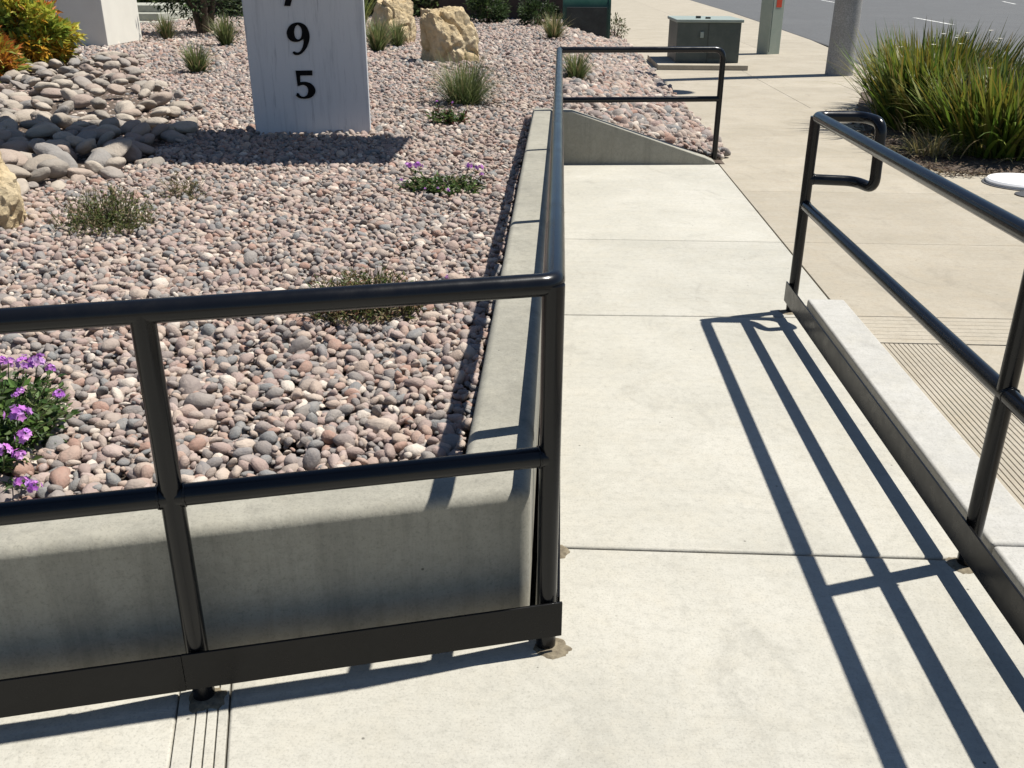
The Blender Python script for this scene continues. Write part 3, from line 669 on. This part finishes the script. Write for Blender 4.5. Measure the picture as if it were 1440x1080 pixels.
def grass(name, label, x, y, h, spread, n, cols, width=.006, group='ornamental grass clumps', dry=.12, z=None):
    z = zg(x, y) - .02 if z is None else z; r = root(name, label, 'grass clump', (x, y, z), group); m = LB(); md_ = LB()
    for k in range(n):
        a = rn.uniform(0, 6.283); q = rn.random() ** .5 * spread * .16; isdry = rn.random() < dry
        t = abs(rn.gauss(0, .42)) * spread / h * 1.1; l = h * rn.uniform(.4, 1.15)
        c = vary(rn.choice(cols)); (md_ if isdry else m).blade((x + q * math.cos(a), y + q * math.sin(a), z), a + rn.gauss(0, .5), t, l, width * rn.uniform(.7, 1.3), rn.uniform(.2, 1.1), vary((.36, .29, .16)) if isdry else c, mixc(c, (.3, .28, .12), .35) if not isdry else None)
    m.build('foliage', 'leaf', r)
    if md_.v: md_.build('dry_blades', 'dry_leaf', r)
    return r
GR = [(.075, .115, .035), (.10, .15, .05), (.055, .09, .03), (.13, .16, .06)]
GB = [(.075, .12, .045), (.11, .155, .065), (.06, .10, .04)]
grass('grass_clump', 'green grass clump left of the numbered sign', -4.475, 10.1, .42, .38, 420, GR, .012)
grass('grass_clump', 'olive grass clump beside the white building corner', -7.25, 16.2, .50, .40, 320, GR, .016, dry=.3)
grass('grass_clump', 'grass clump touching the left edge of the numbered sign', -5.57, 14.5, .55, .40, 360, GR, .016)
grass('grass_clump', 'loose grass clump just right of the numbered sign', -2.86, 13.6, .58, .45, 420, GR, .014, dry=.2)
grass('grass_clump', 'grass clump in front of the smaller tan boulder', -2.72, 14.6, .50, .36, 300, GR, .015)
grass('grass_clump', 'wide feathery grey green grass in front of the upright boulder', -.90, 7.4, .55, .80, 1200, GB + GR, .0055, dry=.12)
grass('grass_clump', 'grass clump behind the far end of the railing', .20, 9.7, .42, .42, 480, GR, .009)
grass('grass_clump', 'brownish grass clump in front of the green enclosure', -.12, 16.8, .55, .5, 420, GR + [(.16, .13, .06)], .014, dry=.35)
grass('strap_plant', 'upright yellow striped strap leaves behind the numbered sign', -4.1, 18.6, .95, .35, 130, [(.28, .32, .08), (.12, .18, .05)], .045, dry=0)

def shrub(name, label, c, rad, n, cols, ll, lw, cat='shrub', group=None, stems=7, shell=.55, ground=None):
    x, y, z = c; gz = zg(x, y) - .02 if ground is None else ground; r = root(name, label, cat, (x, y, gz), group); m = LB(); sm = LB()
    clumps = []
    for k in range(46):
        d = Vector((rn.gauss(0, 1), rn.gauss(0, 1), rn.gauss(0, 1))).normalized(); q = rn.uniform(.55, .95); clumps.append((Vector((d.x * rad[0] * q, d.y * rad[1] * q, d.z * rad[2] * q)), rn.uniform(.22, .42), rn.choice(cols)))
    for k in range(n):
        cc, cr, cl = rn.choice(clumps); o = Vector((rn.gauss(0, 1), rn.gauss(0, 1), rn.gauss(0, 1))).normalized() * rn.random() ** .4 * cr
        p = Vector((x, y, z)) + cc + Vector((o.x * rad[0], o.y * rad[1], o.z * rad[2]))
        if p.z < gz + .02: continue
        d = (cc.normalized() * .6 + o.normalized() * .7 + Vector((0, 0, .25)) + Vector((rn.gauss(0, .5), rn.gauss(0, .5), rn.gauss(0, .5))))
        m.leaf(p, d, ll * rn.uniform(.6, 1.3), lw * rn.uniform(.7, 1.2), vary(cl if rn.random() < .75 else rn.choice(cols), .25))
    for k in range(stems):
        a = rn.uniform(0, 6.28); t = rn.uniform(.2, .7); tip = Vector((x + rad[0] * t * math.cos(a), y + rad[1] * t * math.sin(a), z + rad[2] * rn.uniform(0, .6)))
        b0_ = Vector((x + .05 * math.cos(a), y + .05 * math.sin(a), gz - .03)); sm.stem([b0_, (b0_ + tip) / 2 + Vector((0, 0, .05)), tip], [.018, .012, .005], (.10, .07, .05))
    m.build('foliage', 'leaf', r); sm.build('stems', 'dry_leaf', r); return r
YO = [(.50, .44, .05), (.40, .42, .06), (.56, .33, .04), (.30, .36, .06), (.50, .20, .04), (.22, .29, .06), (.54, .50, .09)]
shrub('leafy_shrub', 'yellow and orange leaved shrub in front of the white building', (-6.80, 10.5, .80), (.54, .56, .50), 8000, YO, .11, .05, group='yellow orange shrubs')
shrub('leafy_shrub', 'orange leaved shrub cut off by the left edge above the cobbles', (-6.50, 9.0, .60), (.34, .36, .30), 3000, [(.45, .22, .03), (.40, .30, .04), (.25, .28, .05), (.42, .14, .03)], (.10), .045, group='yellow orange shrubs')
DG = [(.035, .06, .02), (.05, .085, .03), (.07, .11, .035), (.028, .045, .018)]
shrub('round_shrub', 'dark green round shrub against the brown wall behind the boulder', (-1.80, 22.6, .72), (.48, .5, .48), 2600, DG, .10, .04, group='shrubs along the brown wall')
shrub('round_shrub', 'smaller dark green shrub beside the green enclosure', (-.52, 21.6, .62), (.42, .45, .36), 2200, DG, .09, .036, group='shrubs along the brown wall')
shrub('round_shrub', 'low brownish shrub right behind the green enclosure', (1.36, 22.9, .25), (.3, .3, .3), 500, [(.14, .10, .06), (.10, .12, .05)], .07, .03, group='shrubs along the brown wall', ground=0)
hd = root('hedge', 'mixed grey green hedge across the back of the garden', 'hedge', (-8, 27, .3)); m = LB()
for k in range(9000):
    x = rn.uniform(-17, -3.2); y = 26.2 + rn.gauss(0, .35) + .5 * math.sin(x * 1.7); hh = 1.1 + .5 * math.sin(x * 2.3) + .3 * math.sin(x * 5.1); z = .35 + rn.random() ** .8 * (hh + .6)
    m.leaf((x, y, z), (rn.gauss(0, 1), rn.gauss(-.6, .7), rn.gauss(.3, .6)), rn.uniform(.12, .26), rn.uniform(.05, .10), vary(rn.choice(DG + GR + [(.16, .18, .10)]), .25))
m.build('foliage', 'leaf', hd); MB().box(-17, -3.3, 26.3, 26.9, .2, 1.25).build('hedge_core', 'dark_wall', hd, bevel=.1)

tr = root('small_tree', 'small dark leaved tree with several trunks left of the sign', 'tree', (-7.05, 17.7, .36)); m = MB()
for k in range(5):
    a = k * 1.3; m.tube([(-7.05 + .07 * math.cos(a), 17.7 + .07 * math.sin(a), .28), (-7.05 + .16 * math.cos(a), 17.7 + .16 * math.sin(a), .8), (-7.05 + .45 * math.cos(a), 17.7 + .45 * math.sin(a), 1.7), (-7.05 + .8 * math.cos(a), 17.7 + .8 * math.sin(a), 2.6)], [.085, .065, .045, .02], 9)
m.build('trunk', 'bark', tr, smooth=60); m = LB()
cl = [(Vector((rn.gauss(0, .6), rn.gauss(0, .6), rn.uniform(.75, 2.7))), rn.uniform(.2, .45)) for k in range(60)]
for k in range(5200):
    c_, r_ = rn.choice(cl); o_ = Vector((rn.gauss(0, 1), rn.gauss(0, 1), rn.gauss(0, 1))).normalized() * r_ * rn.random() ** .4; p = Vector((-7.05, 17.7, 0)) + c_ + o_
    m.leaf(p, o_ + Vector((rn.gauss(0, .3), rn.gauss(0, .3), -.1)), rn.uniform(.08, .15), rn.uniform(.03, .05), vary(rn.choice(DG + [(.09, .12, .06)]), .25))
m.build('crown', 'leaf', tr)

VI = [(.48, .17, .55), (.58, .25, .64), (.40, .12, .50), (.62, .34, .68)]
def flowerhead(r, p, rad, n=16):
    m = LB(); p = Vector(p)
    for k in range(n):
        d = Vector((rn.gauss(0, 1), rn.gauss(0, 1), abs(rn.gauss(.5, .7)))).normalized(); c = vary(rn.choice(VI), .2); q = p + d * rad * rn.uniform(.5, 1)
        w = d.orthogonal().normalized(); w2 = d.cross(w)
        for j in range(5):
            a = j * 1.2566 + k; m.leaf(q, w * math.cos(a) + w2 * math.sin(a) + d * .25, rad * .42, rad * .34, c, up=d, fold=.05)
    m.build('flower_head', 'petal', r)
def verbena(label, x, y, rad, h, n, heads, lc, ll=.035, group='purple flowering plants'):
    z = zg(x, y) - .01; r = root('flowering_plant', label, 'flowering plant', (x, y, z), group); m = LB()
    for k in range(int(n / 7)):
        a = rn.uniform(0, 6.28); q = rn.random() ** .5; e = Vector((x + rad[0] * q * math.cos(a), y + rad[1] * q * math.sin(a), z + h * rn.uniform(.25, 1) * (1 - .45 * q)))
        b0_ = Vector((x + rad[0] * q * .45 * math.cos(a), y + rad[1] * q * .45 * math.sin(a), z)); m.stem([b0_, (b0_ + e) / 2 + Vector((0, 0, .02)), e], .0015, (.12, .13, .06), 3)
        for j in range(7):
            t = rn.uniform(.25, 1); p = b0_.lerp(e, t); d = Vector((rn.gauss(0, 1), rn.gauss(0, 1), rn.gauss(.4, .4))); m.leaf(p, d, ll * rn.uniform(.6, 1.2), ll * .45, vary(rn.choice(lc), .3))
    m.build('foliage', 'leaf', r)
    for (hx, hy, hz, hr) in heads:
        sm = LB(); sm.stem([(x + hx * .55, y + hy * .55, z), (x + hx * .85, y + hy * .85, z + hz * .6), (x + hx, y + hy, z + hz)], .0018, (.09, .12, .04), 4)
        for j in range(12): t_ = rn.uniform(.1, .85); sm.leaf((x + hx * (.55 + .45 * t_), y + hy * (.55 + .45 * t_), z + hz * t_), (rn.gauss(0, 1), rn.gauss(0, 1), rn.gauss(.4, .3)), ll * rn.uniform(.6, 1.1), ll * .42, vary(rn.choice(lc), .3))
        sm.build('flower_stem', 'leaf', r); flowerhead(r, (x + hx, y + hy, z + hz), hr)
    return r
LV = [(.055, .10, .025), (.08, .14, .03), (.04, .075, .02), (.11, .16, .05)]
VB = (-1.54, .31)
HD = [(-1.495, .50, .18, .026), (-1.460, .51, .18, .028), (-1.43, .52, .16, .018), (-1.54, .50, .18, .020), (-1.353, .402, .13, .018), (-1.435, .362, .16, .012), (-1.335, .175, .18, .030), (-1.308, .137, .14, .024), (-1.30, .09, .11, .018),
      (-1.316, .06, .14, .022), (-1.238, -.022, .10, .020), (-1.208, -.020, .09, .020), (-1.39, .27, .19, .012), (-1.53, .45, .21, .018), (-1.62, .40, .2, .024), (-1.60, .2, .2, .024)]
verbena('purple flowering plant at the left edge behind the front railing', VB[0], VB[1], (.22, .29), .23, 3600, [(a - VB[0], b - VB[1], c, d) for a, b, c, d in HD], LV)
verbena('low purple flowering plant in the gravel midway to the sign', -.66, 3.62, (.26, .20), .13, 900, [(-.22, .10, .14, .026), (-.16, .05, .15, .028), (.14, .10, .14, .025), (.20, .06, .14, .028), (.22, .02, .11, .014), (-.25, -.02, .08, .012), (.05, -.24, .07, .014), (-.02, -.14, .06, .010), (-.10, -.12, .05, .010)], LV + [(.14, .12, .06)], .04)
verbena('small green plant in front of the feathery grass', -.93, 6.15, (.17, .14), .20, 520, [(-.08, 0, .20, .012), (.05, .02, .19, .012)], LV + [(.16, .07, .05)], .05)
def weed(label, x, y, rad, h, n, cols, group='low weedy plants in the gravel', flowers=()):
    z = zg(x, y) - .01; r = root('low_plant', label, 'low plant', (x, y, z), group); m = LB()
    for k in range(n):
        a = rn.uniform(0, 6.28); q = rn.random() ** .7; b0_ = Vector((x + rad[0] * q * .8 * math.cos(a), y + rad[1] * q * .8 * math.sin(a), z))
        e = b0_ + Vector((rn.gauss(0, .05), rn.gauss(0, .05), h * rn.uniform(.4, 1.1) * (1 - .4 * q))); c = vary(rn.choice(cols), .25)
        m.stem([b0_, (b0_ + e) / 2 + Vector((rn.gauss(0, .01), rn.gauss(0, .01), 0)), e], .0012, c, 3)
        for j in range(9):
            p = b0_.lerp(e, rn.uniform(.15, 1)); m.leaf(p, (rn.gauss(0, 1), rn.gauss(0, 1), rn.gauss(.5, .4)), rn.uniform(.012, .028), rn.uniform(.006, .011), vary(rn.choice(cols), .3))
    m.build('foliage', 'leaf', r)
    for (hx, hy, hz, hr) in flowers: flowerhead(r, (x + hx, y + hy, z + hz), hr, 12)
WD = [(.10, .13, .035), (.15, .15, .055), (.20, .165, .08), (.075, .10, .03), (.25, .20, .12)]
weed('sparse olive weed in the gravel near the left boulder', -2.25, 2.65, (.26, .28), .24, 260, WD + [(.09, .13, .03)])
weed('thin brownish weed in the gravel right of the cobbles', -2.12, 3.35, (.14, .12), .16, 50, [(.2, .16, .09), (.13, .13, .05)])
weed('olive brown plant crossed by the front top rail', -.70, 1.45, (.27, .19), .19, 430, WD + [(.17, .09, .05)], flowers=[(.26, .36, .05, .012)])

def strap(label, x, y, h, spread, n, extra=0, z=.02):
    r = root('strap_leaf_plant', label, 'plant', (x, y, z), 'strap leaved plants beside the sidewalk'); m = LB()
    cols = [(.055, .10, .014), (.08, .135, .018), (.125, .175, .025), (.035, .065, .012), (.17, .195, .03), (.07, .115, .02), (.10, .16, .02), (.14, .14, .04)]
    for k in range(n):
        a = rn.uniform(0, 6.283); q = rn.random() ** .5 * spread * .55; t = .05 + .55 * (q / (spread * .55)) * rn.uniform(.1, 1.15) + abs(rn.gauss(0, .12))
        c = vary(rn.choice(cols), .2); tip = mixc(c, (.28, .17, .03), rn.choice([0, 0, .15, .3, .7]))
        m.blade((x + q * math.cos(a), y + q * math.sin(a), z), a + rn.gauss(0, .55), t, h * rn.uniform(.6, 1.1), rn.uniform(.026, .046), rn.choice([rn.uniform(.02, .5), rn.uniform(.02, .5), rn.uniform(.5, 1.5)]), c, tip, 6)
    m.build('foliage', 'leaf', r); m = LB()
    for k in range(70):
        a = rn.uniform(0, 6.283); q = spread * rn.uniform(.3, .75); m.blade((x + q * math.cos(a), y + q * math.sin(a), z), a + rn.gauss(0, .5), rn.uniform(.7, 1.3), h * rn.uniform(.3, .6), .016, rn.uniform(.3, 1.0), vary((.40, .33, .19)), None, 5)
    m.build('dead_leaves', 'dry_leaf', r)
    for k in range(extra):
        m = LB(); a = rn.uniform(0, 6.283); q = spread * rn.uniform(0, .6); b0_ = Vector((x + q * .4 * math.cos(a), y + q * .4 * math.sin(a), .2)); e = Vector((x + q * math.cos(a), y + q * math.sin(a), h * rn.uniform(.72, .95))); m.stem([b0_, e], .003, (.12, .16, .05), 4)
        for j in range(5): m.leaf(e, (math.cos(j * 1.257), math.sin(j * 1.257), .25), .032, .02, vary((.8, .78, .68), .06), up=Vector((0, 0, 1)))
        m.build('flower', 'petal', r)
pe = [(3.16, 6.40), (3.5, 6.18), (4.1, 6.10), (4.68, 6.05), (4.72, 9), (4.78, 12.2), (4.25, 12.0), (3.75, 10.5), (3.4, 9.2), (3.18, 7.8)]
pe2 = []
for i in range(len(pe)):
    a_, b_ = Vector(pe[i]), Vector(pe[(i + 1) % len(pe)])
    for k in range(10): q_ = a_.lerp(b_, k / 10); pe2.append((q_.x + .05 * noise.noise((q_.x * 5, q_.y * 5, 2)), q_.y + .05 * noise.noise((q_.x * 5, q_.y * 5, 8))))
pb = MB().prism(pe2, .001, .012).build('planting_soil', 'soil'); tag(pb, 'dark soil under the strap leaved plants', kind='structure')
m = LB()
for k in range(2600):
    t_ = rn.random(); y_ = 6.1 + rn.random() ** 1.6 * 4; x_ = 3.2 + rn.random() ** 1.5 * 1.5
    if rn.random() < .25: x_, y_ = 3.15 + rn.gauss(0, .09), rn.uniform(6.2, 8.5)
    elif rn.random() < .3: x_, y_ = rn.uniform(3.2, 4.7), 6.12 + rn.gauss(0, .06)
    m.leaf((x_, y_, .014 + rn.random() * .012), (rn.gauss(0, 1), rn.gauss(0, 1), rn.gauss(0, .15)), rn.uniform(.02, .07), rn.uniform(.008, .02), vary(rn.choice([(.09, .06, .04), (.16, .11, .07), (.05, .035, .025), (.25, .19, .12)]), .3))
lt = m.build('leaf_litter', 'dry_leaf', pb); lt['kind'] = 'stuff'
strap('big strap leaved plant with white flowers nearest the concrete pole', 4.08, 8.75, 1.06, 1.05, 1150, 9)
strap('strap leaved plant with orange tips at the right edge', 4.15, 7.25, .88, .98, 1000, 3)
strap('strap leaved plant farther back against the street', 4.50, 10.3, .95, .8, 800, 3)
dt = root('dry_grass_tuft', 'dry straw coloured tuft at the foot of the strap leaved plants', 'grass clump', (3.42, 7.0, .02)); m = LB()
for k in range(260):
    a = rn.uniform(0, 6.283); q = rn.random() * .22; m.blade((3.42 + q * math.cos(a), 7.0 + q * math.sin(a), .02), a + rn.gauss(0, .6), rn.uniform(.4, 1.25), rn.uniform(.15, .42), .010, rn.uniform(.3, 1.2), vary(rn.choice([(.38, .31, .16), (.26, .24, .09), (.45, .38, .24)])), None, 5)
m.build('blades', 'dry_leaf', dt)
SC.cycles.samples = 128
